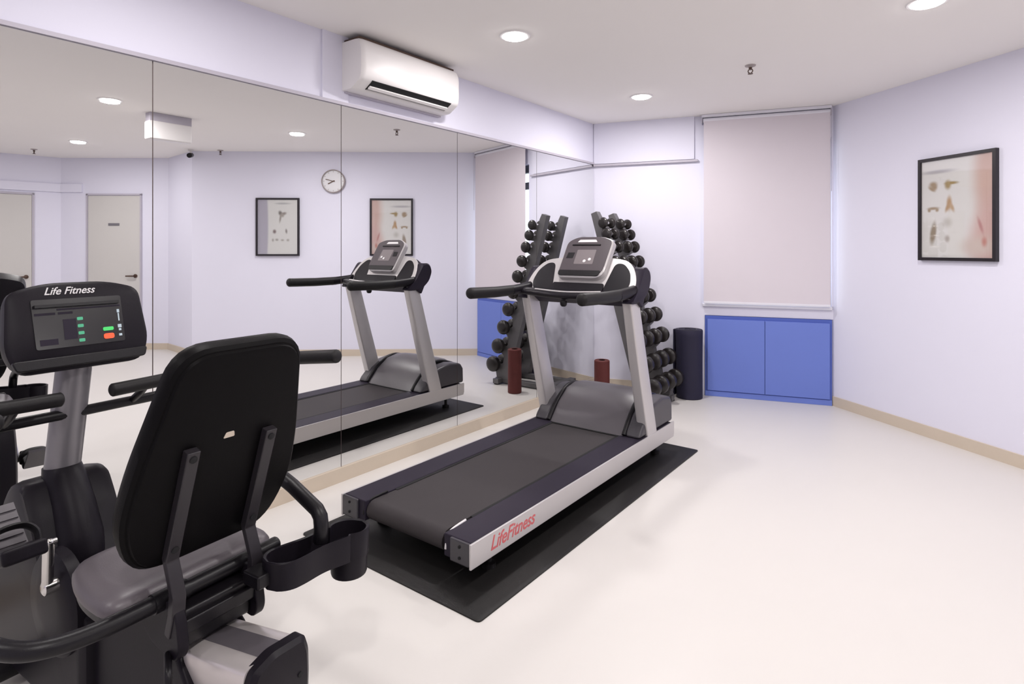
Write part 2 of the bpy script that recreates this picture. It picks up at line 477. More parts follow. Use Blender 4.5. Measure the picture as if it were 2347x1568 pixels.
# outlet slot on the sloping underside, with its louvre
nrm = V(0.052, 0, -0.085).normalized(); along = V(0.085, 0, 0.052).normalized()
mid = V(0.1485, 0, -0.098)
def quad(mb, s0, s1, n0, n1, y0, y1):
    q = [mid + along * s0 + nrm * n0, mid + along * s1 + nrm * n0, mid + along * s1 + nrm * n1, mid + along * s0 + nrm * n1]
    mb.prism([p + V(0, y0, 0) for p in q], [p + V(0, y1, 0) for p in q])
b = MB(); quad(b, -0.030, 0.046, -0.02, 0.003, -0.335, 0.335); obj('air_outlet', b, M['hole'], t)
b = MB(); quad(b, -0.016, 0.008, 0.002, 0.012, -0.33, 0.33); obj('louvre', b, M['white'], t, 0.003)
b = MB(); quad(b, -0.030, -0.022, 0.002, 0.007, -0.33, 0.33); obj('louvre', b, M['silver'], t)
b = MB(); b.box(0.0, 0.03, -0.40, 0.40, -0.134, -0.124); obj('back_bracket', b, M['trim'], t)
b = MB(); b.box(0.0, 0.15, -0.40, 0.40, 0.166, 0.178); obj('intake_grille', b, M['brown'], t)

# ------------------------------------------------------------------ roller blind, cabinet
db = dirn(P_BL, P_BR); nb = outn(P_BL, P_BR)
def bw(s, n, z): return P_BL + db * s + nb * n + V(0, 0, z)
t = thing('roller_blind', 'pale pink roller blind pulled down over the window', 'blind', bw(1.58, -0.06, 2.58), math.atan2(db.y, db.x))
bl = LB - 0.02 - 1.58
# local: x along the wall, -y into the room
rb = 1.043 - 1.58
obj('fabric', MB().box(rb + 0.01, bl - 0.01, -0.001, 0.001, 0.885 - 2.58, -0.0), M['blind'], t)
obj('bottom_bar', MB().box(rb + 0.01, bl - 0.01, -0.007, 0.007, 0.870 - 2.58, 0.890 - 2.58), M['sill'], t, 0.003)
obj('roller_tube', MB().lathe([(0.022, rb + 0.004), (0.022, bl - 0.004)], (0, 0.018, 0.0), (1, 0, 0), 20), M['sill'], t)
obj('headrail', MB().box(rb - 0.01, bl, -0.012, 0.06, 0.026, 0.052), M['sill'], t, 0.004)
for x in (rb - 0.006, bl - 0.006): obj('bracket', MB().box(x - 0.004, x + 0.004, -0.01, 0.06, -0.03, 0.04), M['trim'], t)
obj('chain', MB().tube([(bl - 0.004, -0.016, 0.0), (bl - 0.004, -0.016, -0.70)], 0.0028, 8), M['trim'], t)

t = thing('low_cabinet', 'blue built-in cabinet with two doors under the window sill', 'cabinet', bw(1.58, 0, 0), math.atan2(db.y, db.x))
ca, cb = WS0 - 1.58 + 0.002, LB - 0.012 - 1.58
obj('carcass', MB().box(ca, cb, -0.012, 0.40, 0.0, 0.752), M['bluedark'], t)
mid_x = (ca + cb) / 2 - 0.012
for x0, x1 in ((ca + 0.022, mid_x - 0.002), (mid_x + 0.002, cb - 0.018)):
    obj('door', MB().box(x0, x1, -0.028, -0.0115, 0.055, 0.722), M['blue'], t, 0.002)
obj('plinth', MB().box(ca, cb, -0.020, -0.0115, 0.0, 0.048), M['blue'], t, 0.002)

# ------------------------------------------------------------------ framed posters and clock on the right wall
dr = dirn(P_BR, P_R1); nr = outn(P_BR, P_R1)
def poster_mat(name, base, side, side_x, blobs):
    """printed sheet: soft coloured shapes on a pale ground; u to the right, v up, both in metres"""
    m = bpy.data.materials.new(name); m.use_nodes = True
    nt = m.node_tree; b = nt.nodes['Principled BSDF']; b.inputs['Roughness'].default_value = 0.6
    tc = nt.nodes.new('ShaderNodeTexCoord'); cur = None
    def mixin(prev, col, fac):
        mx = nt.nodes.new('ShaderNodeMix'); mx.data_type = 'RGBA'
        if isinstance(prev, tuple): mx.inputs[6].default_value = (*prev, 1)
        else: nt.links.new(prev, mx.inputs[6])
        mx.inputs[7].default_value = (*col, 1)
        nt.links.new(fac, mx.inputs[0]); return mx.outputs[2]
    cur = base
    for (u, v, ru, rv, rot, col, soft) in blobs:
        mp = nt.nodes.new('ShaderNodeMapping'); mp.vector_type = 'TEXTURE'
        mp.inputs['Location'].default_value = (u, 0, v)
        mp.inputs['Rotation'].default_value = (0, rot, 0)
        mp.inputs['Scale'].default_value = (ru, 1.0, rv)
        nt.links.new(tc.outputs['Object'], mp.inputs['Vector'])
        ml = nt.nodes.new('ShaderNodeVectorMath'); ml.operation = 'MULTIPLY'
        ml.inputs[1].default_value = (1, 0, 1)
        nt.links.new(mp.outputs[0], ml.inputs[0])
        le = nt.nodes.new('ShaderNodeVectorMath'); le.operation = 'LENGTH'
        nt.links.new(ml.outputs[0], le.inputs[0])
        mr = nt.nodes.new('ShaderNodeMapRange'); mr.interpolation_type = 'SMOOTHSTEP'
        mr.inputs[1].default_value = 1.0 + soft; mr.inputs[2].default_value = max(0.0, 1.0 - soft)
        mr.inputs[3].default_value = 0.0; mr.inputs[4].default_value = 1.0
        nt.links.new(le.outputs['Value'], mr.inputs[0])
        cur = mixin(cur, col, mr.outputs[0])
    nt.links.new(cur, b.inputs['Base Color'])
    return m
BR = (0.40, 0.28, 0.17)
pm1 = poster_mat('anatomy_chart_print', (0.80, 0.755, 0.735), None, 0, [
    (0.30, 0.20, 0.17, 0.42, 0.0, (0.66, 0.44, 0.38), 0.35), (0.26, -0.20, 0.15, 0.26, 0.2, (0.66, 0.42, 0.38), 0.45),
    (0.16, -0.27, 0.10, 0.06, 0.0, (0.66, 0.52, 0.46), 0.8),
    (-0.13, 0.265, 0.11, 0.013, 0.0, (0.50, 0.46, 0.48), 0.7),
    (-0.165, 0.175, 0.028, 0.020, 0.0, BR, 0.7), (-0.175, 0.145, 0.028, 0.012, 0.6, BR, 0.7), (-0.155, 0.155, 0.02, 0.02, 0, BR, 0.7),
    (-0.055, 0.165, 0.022, 0.030, 0.0, (0.42, 0.29, 0.12), 0.6), (-0.03, 0.175, 0.045, 0.010, 0.0, (0.42, 0.29, 0.12), 0.6),
    (-0.045, 0.035, 0.018, 0.045, 0.0, (0.50, 0.30, 0.14), 0.6), (-0.058, 0.005, 0.012, 0.03, 0.4, (0.50, 0.30, 0.14), 0.7), (-0.025, 0.005, 0.012, 0.03, -0.4, (0.55, 0.36, 0.2), 0.7),
    (-0.165, 0.005, 0.04, 0.010, 0.0, BR, 0.7), (-0.195, -0.008, 0.012, 0.012, 0.0, BR, 0.7), (-0.135, -0.008, 0.012, 0.012, 0.0, BR, 0.7),
    (-0.165, -0.175, 0.022, 0.075, 0.15, (0.36, 0.28, 0.21), 0.5),
    (-0.06, -0.10, 0.03, 0.03, 0.0, (0.60, 0.55, 0.51), 0.9), (-0.06, -0.215, 0.016, 0.022, 0.0, (0.45, 0.38, 0.34), 0.8),
    (0.17, -0.13, 0.010, 0.05, -0.3, (0.50, 0.22, 0.20), 0.8), (0.195, -0.24, 0.016, 0.03, 0.0, (0.55, 0.22, 0.17), 0.8)])
DK = (0.17, 0.14, 0.12)
pm2 = poster_mat('exercise_chart_print', (0.80, 0.765, 0.745), None, 0, [
    (0.245, 0.0, 0.125, 0.9, 0.0, (0.48, 0.44, 0.52), 0.12),
    (-0.065, 0.30, 0.09, 0.012, 0.0, (0.52, 0.50, 0.50), 0.6),
    (-0.035, 0.175, 0.022, 0.03, 0.4, DK, 0.7), (-0.08, 0.17, 0.03, 0.018, 0.3, (0.30, 0.25, 0.22), 0.7), (-0.035, 0.115, 0.012, 0.055, -0.15, (0.36, 0.31, 0.27), 0.7),
    (-0.06, 0.145, 0.02, 0.02, 0, (0.4, 0.35, 0.3), 0.8),
    (0.04, -0.06, 0.020, 0.024, 0.0, (0.22, 0.15, 0.14), 0.7), (-0.11, -0.055, 0.012, 0.028, 0.1, (0.28, 0.24, 0.22), 0.7),
    (0.06, -0.17, 0.012, 0.018, 0, (0.42, 0.38, 0.35), 0.9), (0.01, -0.165, 0.018, 0.014, 0, (0.4, 0.36, 0.33), 0.9), (-0.06, -0.17, 0.018, 0.012, 0, (0.45, 0.4, 0.36), 0.9), (-0.13, -0.17, 0.016, 0.014, 0, (0.45, 0.4, 0.36), 0.9)])
def poster(p0, p1, z0, z1, m, label, fw=0.022):
    c = (p0 + p1) / 2; w = (p1 - p0).length / 2; h = (z1 - z0) / 2
    # local x = to the viewer's right along the wall, local -y = into the room
    t = thing('framed_poster', label, 'poster', (c.x, c.y, (z0 + z1) / 2), math.atan2(dr.y, dr.x), 'framed charts on the right wall')
    b = MB()
    for x0, x1, a0, a1 in ((-w, w, h - fw, h), (-w, w, -h, -h + fw), (-w, -w + fw, -h + fw, h - fw), (w - fw, w, -h + fw, h - fw)):
        b.box(x0, x1, -0.030, 0.0, a0, a1)
    obj('frame', b, M['frame'], t)
    obj('print', MB().box(-w + fw, w - fw, -0.018, -0.002, -h + fw, h - fw), m, t)
    obj('glazing', MB().box(-w + fw, w - fw, -0.0225, -0.020, -h + fw, h - fw), M['pane'], t)
poster(V(2.699, 5.285, 0), V(3.128, 4.938, 0), 1.293, 2.032, pm1, 'black framed anatomy chart with a pink figure, on the right wall in direct view')
poster(V(3.828, 4.372, 0), V(4.255, 4.027, 0), 1.292, 2.035, pm2, 'black framed chart with a grey side strip, seen only in the mirror')
cc = V(3.491, 4.645, 0)
t = thing('wall_clock', 'round white clock with a thin grey rim, seen only in the mirror', 'clock', (cc.x, cc.y, 2.251), math.atan2(dr.y, dr.x))
R = 0.152
obj('rim', MB().lathe([(R - 0.014, 0.0), (R, 0.0), (R, 0.034), (R - 0.006, 0.042), (R - 0.014, 0.036)], (0, 0, 0), (0, -1, 0), 48, False), M['clockrim'], t)
obj('face', MB().lathe([(R - 0.013, 0.0), (R - 0.013, 0.024), (0.001, 0.024)], (0, 0, 0), (0, -1, 0), 48, False), M['clockface'], t)
for k in range(12):
    obj('hour_mark', MB().box(-0.003, 0.003, -0.0265, -0.0235, R - 0.038, R - 0.022, Matrix.Rotation(k * PI / 6, 4, 'Y')), M['clockrim'], t)
for a, l, w in ((math.radians(75), 0.10, 0.004), (math.radians(118), 0.075, 0.006)):
    # hands both towards the wall's right side, as the mirror shows them pointing left
    obj('hand', MB().box(-w, w, -0.031, -0.028, -0.02, l, Matrix.Rotation(a, 4, 'Y')), M['brown'], t)

# ------------------------------------------------------------------ treadmill and its mat
def fm(x0, x1, y0, y1, z, r=0.02): return [V(a, b_, z) for a, b_ in round_poly([(x0, y0), (x1, y0), (x1, y1), (x0, y1)], r)]
b = MB().loft([fm(0.39, 1.505, 1.64, 3.95, 0.0), fm(0.39, 1.505, 1.64, 3.95, 0.006), fm(0.398, 1.497, 1.648, 3.942, 0.009)])
tag(obj('floor_mat', b, M['floormat']), 'thin black rubber mat on the floor under the treadmill', 'floor mat')

TX = 0.957
t = thing('treadmill', 'grey and black treadmill on a black mat beside the mirror wall', 'treadmill', (TX, 2.79, 0.009))
OX, OY, OZ = TX, 2.79, 0.009
def tv(x, y, z): return V(x - OX, y - OY, z - OZ)
def tbox(x0, x1, y0, y1, z0, z1, mb=None): return (mb or MB()).box(x0 - OX, x1 - OX, y0 - OY, y1 - OY, z0 - OZ, z1 - OZ)
YR, YF = 1.752, 3.83
for s in (-1, 1):
    def X(v): return TX + s * v
    def xb(a, c, y0, y1, z0, z1, mb=None):
        lo, hi = sorted((X(a), X(c))); return tbox(lo, hi, y0, y1, z0, z1, mb)
    rail = obj('foot_rail', xb(0.252, 0.402, YR + 0.012, YF, 0.105, 0.2), M['deck'], t, 0.006)
    obj('end_cap', xb(0.295, 0.401, YR, YR + 0.014, 0.103, 0.199), M['hoodside'], rail, 0.006)
    for zz in (0.13, 0.175):
        obj('screw', MB().lathe([(0.006, 0), (0.006, 0.004), (0.002, 0.005)], tv(X(0.35), YR, zz), (0, -1, 0), 12), M['hole'], rail)
    prof = [(YR - 0.002, 0.098), (YF + 0.02, 0.098), (YF + 0.03, 0.12), (YF + 0.03, 0.2), (YR - 0.002, 0.2)]
    a0, a1 = (X(0.402), X(0.412))
    sk = obj('side_skirt', MB().prism([tv(a0, y, z) for y, z in prof], [tv(a1, y, z) for y, z in prof]), M['silver'], t, 0.003,
             label='silver outer face of the rail')
    if s == 1:
        mm = basis(tv(X(0.4125), 1.872, 0.128), (0, 1, 0), (0, 0, 1), (1, 0, 0))
        text_mesh('lettering', 'LifeFitness', 0.082, M['redink'], sk, mm, shear=0.35, sx=0.92)
    # inner gap line and rear adjuster
    obj('deck_edge', xb(0.236, 0.253, 1.95, 3.38, 0.12, 0.1965), M['hole'], t)
    obj('adjuster_guard', MB().tube([tv(X(0.262), 1.765, 0.135), tv(X(0.262), 1.772, 0.165), tv(X(0.256), 1.80, 0.194), tv(X(0.252), 1.90, 0.202)], 0.0055, 10),
        M['blackmatte'] if s == -1 else M['whiteink'], t)
    # legs under the frame
    for yy in (1.95, 3.70):
        obj('foot', MB().lathe([(0.03, 0.0), (0.03, 0.02), (0.012, 0.024), (0.012, 0.10)], tv(X(0.34), yy, 0.009), n=18), M['blackmatte'], t)
# belt around its rear roller
bp = []
for k in range(9):
    a = PI / 2 + PI * k / 8
    bp.append((1.815 + 0.046 * math.cos(a), 0.148 + 0.046 * math.sin(a)))
bp += [(3.45, 0.102), (3.45, 0.194)]
obj('running_belt', MB().prism([tv(TX - 0.247, y, z) for y, z in bp], [tv(TX + 0.235, y, z) for y, z in bp]), M['belt'], t)
obj('under_frame', tbox(TX - 0.26, TX + 0.26, 1.90, 3.78, 0.075, 0.10), M['blackmatte'], t)
# motor hood: sloping grey cover, convex across
def hood_loop(x, k, dz=0.0):
    pr = [(3.355 + 0.05 * (1 - k), 0.198), (3.375 + 0.06 * (1 - k), 0.225), (3.46 + 0.02 * (1 - k), 0.32), (3.57, 0.402), (3.68, 0.424), (3.78, 0.412), (3.845, 0.375), (3.868, 0.30), (3.868, 0.199)]
    return [tv(x, y, 0.199 + (z - 0.199) * k + dz) for y, z in pr]
xs = [(-0.272, 0.93), (-0.25, 0.97), (-0.15, 0.995), (0, 1.0), (0.15, 0.995), (0.25, 0.97), (0.272, 0.93)]
obj('motor_hood', MB().loft([hood_loop(TX + x, k) for x, k in xs]), M['grey'], t)
for s in (-1, 1):
    pr = [(3.345, 0.2), (3.375, 0.245), (3.45, 0.32), (3.56, 0.385), (3.70, 0.398), (3.835, 0.378), (3.868, 0.33), (3.872, 0.2)]
    a0, a1 = TX + s * 0.292, TX + s * 0.396
    obj('side_cover', MB().prism([tv(a0, y, z) for y, z in pr], [tv(a1, y, 0.2 + (z - 0.2) * (0.90 if y < 3.6 else 0.97)) for y, z in pr]), M['hoodside'], t, 0.018)
    # dark curved groove between hood and cover
    obj('hood_groove', MB().tube([tv(TX + s * 0.282, 3.36, 0.205), tv(TX + s * 0.282, 3.44, 0.295), tv(TX + s * 0.281, 3.55, 0.375), tv(TX + s * 0.281, 3.68, 0.402), tv(TX + s * 0.281, 3.84, 0.36)], 0.016, 10, r2=0.016), M['black'], t)
obj('belt_gap', tbox(TX - 0.26, TX + 0.26, 3.338, 3.352, 0.19, 0.1985), M['hole'], t)
# uprights
def ulist(x, w, yc, d, z):
    return [tv(a, b_, z) for a, b_ in [(x + q[0], yc + q[1]) for q in round_poly([(-w, -d), (w, -d), (w, d), (-w, d)], 0.012, 3)]]
for s in (-1, 1):
    x = TX + s * 0.372
    obj('upright', MB().loft([ulist(x, 0.036, 3.515, 0.070, 0.195), ulist(x, 0.034, 3.39, 0.066, 0.62), ulist(x, 0.031, 3.262, 0.060, 1.075)]), M['silver'], t,
        label='silver upright post')
# dashboard
TL = V(0, 0.54, 0.8417); TN = V(0, -0.8417, 0.54)    # up along the panel, towards the runner
def dash(x, h, n): # h up along panel from z=1.10, n towards runner
    q = V(TX + x, 3.27, 1.10) + TL * (h * 1.095) + TN * n
    return tv(q.x, q.y, q.z)
def plate(poly, n0, n1): return MB().prism([dash(x, h, n0) for x, h in poly], [dash(x, h, n1) for x, h in poly])
wing = round_poly([(-0.405, -0.03), (-0.395, 0.10), (-0.325, 0.205), (-0.20, 0.225), (0.20, 0.225), (0.325, 0.205), (0.395, 0.10), (0.405, -0.03)], [0.01, 0.08, 0.09, 0.05, 0.05, 0.09, 0.08, 0.01])
obj('dashboard', plate(wing, -0.005, 0.02), M['silver'], t, 0.004, label='silver dashboard panel')
wing2 = [(x * 1.045, h * 1.02 - 0.004) for x, h in wing]
obj('rear_shell', plate(wing2, -0.10, -0.004), M['deck'], t, 0.015)
for s in (-1, 1):
    cup = round_poly([(s * 0.185, 0.0), (s * 0.335, -0.002), (s * 0.362, 0.05), (s * 0.342, 0.13), (s * 0.285, 0.185), (s * 0.225, 0.185)], [0.01, 0.02, 0.03, 0.03, 0.03, 0.03])
    obj('cup_holder', plate(cup, 0.018, 0.0225), M['shell'], t)
obj('lower_panel', plate(round_poly([(-0.19, -0.005), (0.19, -0.005), (0.185, 0.045), (-0.185, 0.045)], 0.008), 0.018, 0.03), M['shell'], t)
cons = round_poly([(-0.158, 0.065), (0.180, 0.065), (0.190, 0.322), (0.11, 0.352), (-0.09, 0.352), (-0.158, 0.315)], [0.04, 0.075, 0.025, 0.08, 0.08, 0.03])
con = obj('console', MB().loft([[dash(x, h, 0.0) for x, h in inset(cons, 0.02)], [dash(x, h, 0.018) for x, h in cons], [dash(x, h, 0.055) for x, h in cons], [dash(x, h, 0.062) for x, h in inset(cons, 0.008)]]), M['silver'], t)
obj('console_face', plate(inset(cons, 0.010), 0.0615, 0.0650), M['consoleface'], con)
obj('lower_lip', plate(round_poly([(-0.146, 0.074), (0.150, 0.074), (0.160, 0.110), (-0.148, 0.110)], [0.03, 0.03, 0.01, 0.01]), 0.0645, 0.070), M['black'], con)
obj('name_badge', plate(round_poly([(-0.075, 0.309), (0.075, 0.309), (0.06, 0.327), (-0.06, 0.327)], 0.006), 0.0645, 0.0665), M['whiteink'], con, label='white badge at the top of the console')
obj('reading_rack', plate([(-0.105, 0.285), (0.105, 0.285), (0.105, 0.292), (-0.105, 0.292)], 0.0645, 0.071), M['black'], con)
obj('display', plate([(-0.125, 0.195), (-0.075, 0.195), (-0.07, 0.235), (-0.12, 0.235)], 0.0645, 0.0662), M['screen'], con)
obj('key_panel', plate(round_poly([(-0.055, 0.155), (0.085, 0.155), (0.085, 0.255), (-0.055, 0.255)], 0.006), 0.0645, 0.0656), M['graphic'], con)
for x, h in ((0.02, 0.175), (0.055, 0.187)):
    obj('button', MB().lathe([(0.011, 0.0), (0.011, 0.003), (0.004, 0.004)], dash(x, h, 0.065), tuple(TN), 14), M['whiteink'], con)
# cross bar, grips
cb_ = [tv(TX + x, y, z) for x, y, z in ((-0.385, 3.20, 1.098), (-0.24, 3.165, 1.092), (-0.1, 3.145, 1.086), (0, 3.14, 1.084), (0.1, 3.145, 1.086), (0.24, 3.165, 1.092), (0.385, 3.20, 1.098))]
obj('trim_strip', MB().tube([p + V(0, -0.030, 0.024) for p in cb_[1:-1]], 0.0055, 8), M['silver'], t, label='silver strip along the cross bar')
obj('cross_bar', MB().tube(cb_, 0.052, 16, r2=0.026), M['shell'], t)
obj('accessory_tray', MB().box(-0.33, 0.33, 3.16 - OY, 3.285 - OY, 1.108 - OZ, 1.114 - OZ), M['shell'], t, 0.002)
for s in (-1, 1):
    x = TX + s * 0.385
    obj('arm', MB().tube([tv(x, 3.35, 1.13), tv(x, 3.24, 1.115), tv(x, 3.06, 1.102)], 0.036, 16, r2=0.034), M['shell'], t)
    obj('hand_grip', MB().tube([tv(x, 3.10, 1.104), tv(x, 2.90, 1.102), tv(x, 2.665, 1.108)], 0.0345, 18, dome=0.7, smooth=False), M['blackmatte'], t)
    hb = [(3.17, 1.045), (3.33, 1.045), (3.42, 1.11), (3.455, 1.20), (3.43, 1.255), (3.36, 1.265), (3.27, 1.13)]
    hb = round_poly(hb, 0.04, 4)
    a0, a1 = TX + s * 0.355, TX + s * 0.425
    obj('end_housing', MB().loft([[tv(a0, y, z) for y, z in hb], [tv(a1 - s * 0.01, y, z) for y, z in hb], [tv(a1, y, z) for y, z in inset(hb, 0.012)]]), M['deck'], t)
ss = MB().lathe([(0.020, 0.0), (0.023, -0.012), (0.02, -0.028), (0.012, -0.036)], tv(TX - 0.02, 3.13, 1.05), n=18)
ss.tube([tv(TX - 0.02, 3.13, 1.04), tv(TX - 0.02, 3.13, 1.08)], 0.012, 10)
obj('stop_key', ss, M['black'], t)

# ------------------------------------------------------------------ dumbbell rack with ten tiers on two columns
RKX, RKY = 0.55, 4.93
rack = thing('dumbbell_rack', 'grey two-column dumbbell rack leaning in the back corner', 'dumbbell rack', (RKX, RKY, 0))
def rv(x, y, z): return V(x - RKX, y - RKY, z)
def plank_x(z): return 0.284 + (1.71 - z) * 0.315
TIER = [1.612, 1.512, 1.396, 1.258, 1.105, 0.945, 0.772, 0.588, 0.394, 0.205]
COLS = (4.745, 5.08)
for y in COLS:
    loops = []
    for y2 in (y - 0.034, y + 0.034):
        bk_ = [(plank_x(z) - 0.045 - 0.06 * (1.71 - z) / 1.66, z) for z in (0.05, 0.5, 1.0, 1.4, 1.70)]
        ft_ = [(plank_x(1.72) + 0.018, 1.72)]
        for zc in TIER:
            r = 0.050 + 0.0034 * TIER.index(zc)
            ft_ += [(plank_x(zc + r * 1.05) + 0.030, zc + r * 1.05), (plank_x(zc) + 0.018, zc + 0.01), (plank_x(zc - r * 0.6) + 0.034 + r * 0.7, zc - r * 0.62), (plank_x(zc - r * 0.9) + 0.034 + r * 0.7, zc - r * 0.95)]
        ft_ += [(plank_x(0.05) + 0.05, 0.05)]
        loops.append([rv(a, y2, c) for a, c in bk_ + ft_])
    obj('column', MB().loft(loops), M['rackgrey'], rack, 0.003)
for x in (0.22, 0.82): obj('base_bar', MB().box(x - 0.035 - RKX, x + 0.035 - RKX, 4.64 - RKY, 5.165 - RKY, 0.012, 0.062), M['rackgrey'], rack, 0.006)
for y in COLS: obj('base_rail', MB().box(0.16 - RKX, 0.88 - RKX, y - 0.03 - RKY, y + 0.03 - RKY, 0.012, 0.06), M['rackgrey'], rack, 0.006)
obj('cross_tie', MB().box(plank_x(1.0) - 0.035 - RKX, plank_x(1.0) - 0.005 - RKX, COLS[0] - RKY, COLS[1] - RKY, 0.97, 1.03), M['rackgrey'], rack, 0.004)
for x, y in ((0.21, 4.68), (0.21, 5.12), (0.84, 4.69), (0.84, 5.13)):
    obj('rubber_foot', MB().lathe([(0.03, 0), (0.03, 0.008), (0.026, 0.014)], rv(x, y, 0), n=14), M['blackmatte'], rack)
ORD = ['topmost', 'second from the top', 'third from the top', 'fourth from the top', 'fifth from the top', 'sixth from the top',
       'fourth from the bottom', 'third from the bottom', 'second from the bottom', 'lowest']
for ci, y in enumerate(COLS):
    for k, z in enumerate(TIER):
        r = 0.050 + 0.0034 * k
        cx = plank_x(z) + 0.022 + r * 1.02
        d = thing('dumbbell', 'black dumbbell on the %s column of the rack, %s' % (('nearer', 'farther')[ci], ORD[k]), 'dumbbell', (cx, y, z), 0, 'dumbbells on the rack')
        obj('handle', MB().lathe([(0.015, -0.06), (0.017, -0.03), (0.018, 0), (0.017, 0.03), (0.015, 0.06)], (0, 0, 0), (0, 1, 0), 14), M['chrome'], d)
        L0 = 0.048; L1 = 0.048 + 0.048 + 0.003 * k
        for s in (-1, 1):
            pr = [(0.018, L0), (r * 0.72, L0 + 0.002), (r * 0.95, L0 + 0.016), (r, (L0 + L1) / 2), (r * 0.93, L1 - 0.016), (r * 0.72, L1 - 0.004), (r * 0.45, L1), (0.002, L1)]
            obj('weight_head', MB().lathe([(a, b_ * s) for a, b_ in pr], (0, 0, 0), (0, 1, 0), 20, False), M['iron'], d)

# foam roller and rolled mat
fr = thing('foam_roller', 'maroon foam roller standing on end in front of the dumbbell rack', 'foam roller', (0.47, 4.50, 0))
obj('foam', MB().lathe([(0.030, 0.42), (0.060, 0.42), (0.066, 0.414), (0.066, 0.006), (0.060, 0.0), (0.030, 0.0)], n=32, caps=False), M['red'], fr)
obj('core', MB().lathe([(0.026, 0.0), (0.031, 0.0), (0.031, 0.418), (0.026, 0.418)], n=24, caps=False), M['blackmatte'], fr)
b = MB()
loops = []
def mrad(z, a):
    base = 0.126 - 0.012 * math.sin(min(1, z / 0.62) * PI * 0.9 + 0.2) * (0.6 + 0.5 * math.cos(a - 2.6))
    if z < 0.2: base -= 0.014 * (0.2 - z) / 0.2 * (0.5 + 0.5 * math.cos(a - 2.9))
    return base
for z in (0.0, 0.006, 0.06, 0.14, 0.24, 0.34, 0.44, 0.52, 0.58, 0.622, 0.632):
    k = 0.96 if z in (0.0, 0.632) else 1.0
    loops.append([V(mrad(z, 2 * PI * j / 40) * k * math.cos(2 * PI * j / 40), mrad(z, 2 * PI * j / 40) * k * math.sin(2 * PI * j / 40), z) for j in range(40)])
b.loft(loops)
mr_ = thing('rolled_exercise_mat', 'navy rolled exercise mat standing upright left of the blue cabinet', 'exercise mat', (0.925, 5.338, 0))
obj('foam', b, M['navy'], mr_)
sp = MB()
pts = [(0.012 + 0.0086 * a / 1.0) for a in [i * 0.35 for i in range(36)]]
sp.tube([V(rr * math.cos(i * 0.35), rr * math.sin(i * 0.35), 0.632) for i, rr in enumerate(pts)], 0.003, 6, smooth=False)
obj('spiral_edge', sp, M['black'], mr_)
ed = MB()
a0 = math.radians(205)
pr = [V(math.cos(a0) * q, math.sin(a0) * q, 0) + V(-math.sin(a0), math.cos(a0), 0) * w for q, w in ((0.10, -0.05), (0.128, -0.045), (0.142, 0.012), (0.132, 0.016), (0.118, -0.01))]
ed.prism([p + V(0, 0, 0.02) for p in pr], [p + V(0, 0, 0.628) for p in pr])
obj('loose_edge', ed, M['navy'], mr_)

# ------------------------------------------------------------------ recumbent bike (local x = towards the rider's back, local y = rider's right)
BK = (0.5933, 0.6455, 0)
BKS, BKZ = 0.88, 0.1644        # the bike's parts below are drawn in units of 0.88 m, from a level 0.164 m above the floor
bike = thing('recumbent_bike', 'black recumbent exercise bike in the left foreground, facing the mirror', 'exercise bike', BK, math.radians(5))
# main body: side profile of the shroud, swept across
prof = [(-0.24, -0.14), (-0.245, 0.30), (-0.20, 0.44), (-0.11, 0.535), (0.0, 0.545), (0.07, 0.45), (0.14, 0.31), (0.20, 0.24), (0.32, 0.225), (0.42, 0.25), (0.48, 0.235), (0.48, -0.14)]
prof = round_poly(prof, [0.02, 0.08, 0.06, 0.06, 0.03, 0.03, 0.05, 0.05, 0.05, 0.05, 0.02, 0.02], 3)
def pl(y, d=0.0): return [V(a, y, c) for a, c in (inset(prof, d) if d else prof)]
obj('front_shroud', MB().loft([pl(-0.135, 0.03), pl(-0.125, 0.008), pl(-0.10), pl(0.10), pl(0.125, 0.008), pl(0.135, 0.03)]), M['shell'], bike)
# post cover (spine) running down to the step-through
def ring_e(s, z, w, d, tilt, n=22):
    ax = V(math.cos(tilt), 0, math.sin(tilt))
    return [V(s, 0, z) + ax * (d * math.cos(q)) + V(0, w * math.sin(q), 0) for q in [2 * PI * j / n for j in range(n)]]
obj('post_cover', MB().loft([ring_e(-0.035, 0.57, 0.060, 0.060, 0.1), ring_e(-0.015, 0.53, 0.068, 0.066, 0.3), ring_e(0.05, 0.43, 0.073, 0.07, 0.5), ring_e(0.10, 0.33, 0.078, 0.072, 0.5), ring_e(0.135, 0.27, 0.070, 0.060, 0.5), ring_e(0.145, 0.245, 0.045, 0.04, 0.5)]), M['shell'], bike)
obj('console_post', MB().loft([ring_e(-0.035, 0.545, 0.0575, 0.050, 0.0), ring_e(0.012, 0.73, 0.0565, 0.050, 0.0), ring_e(0.062, 0.93, 0.0555, 0.05, 0.0), ring_e(0.085, 1.02, 0.05, 0.045, 0.0)]), M['postgrey'], bike,
    label='grey painted console post')
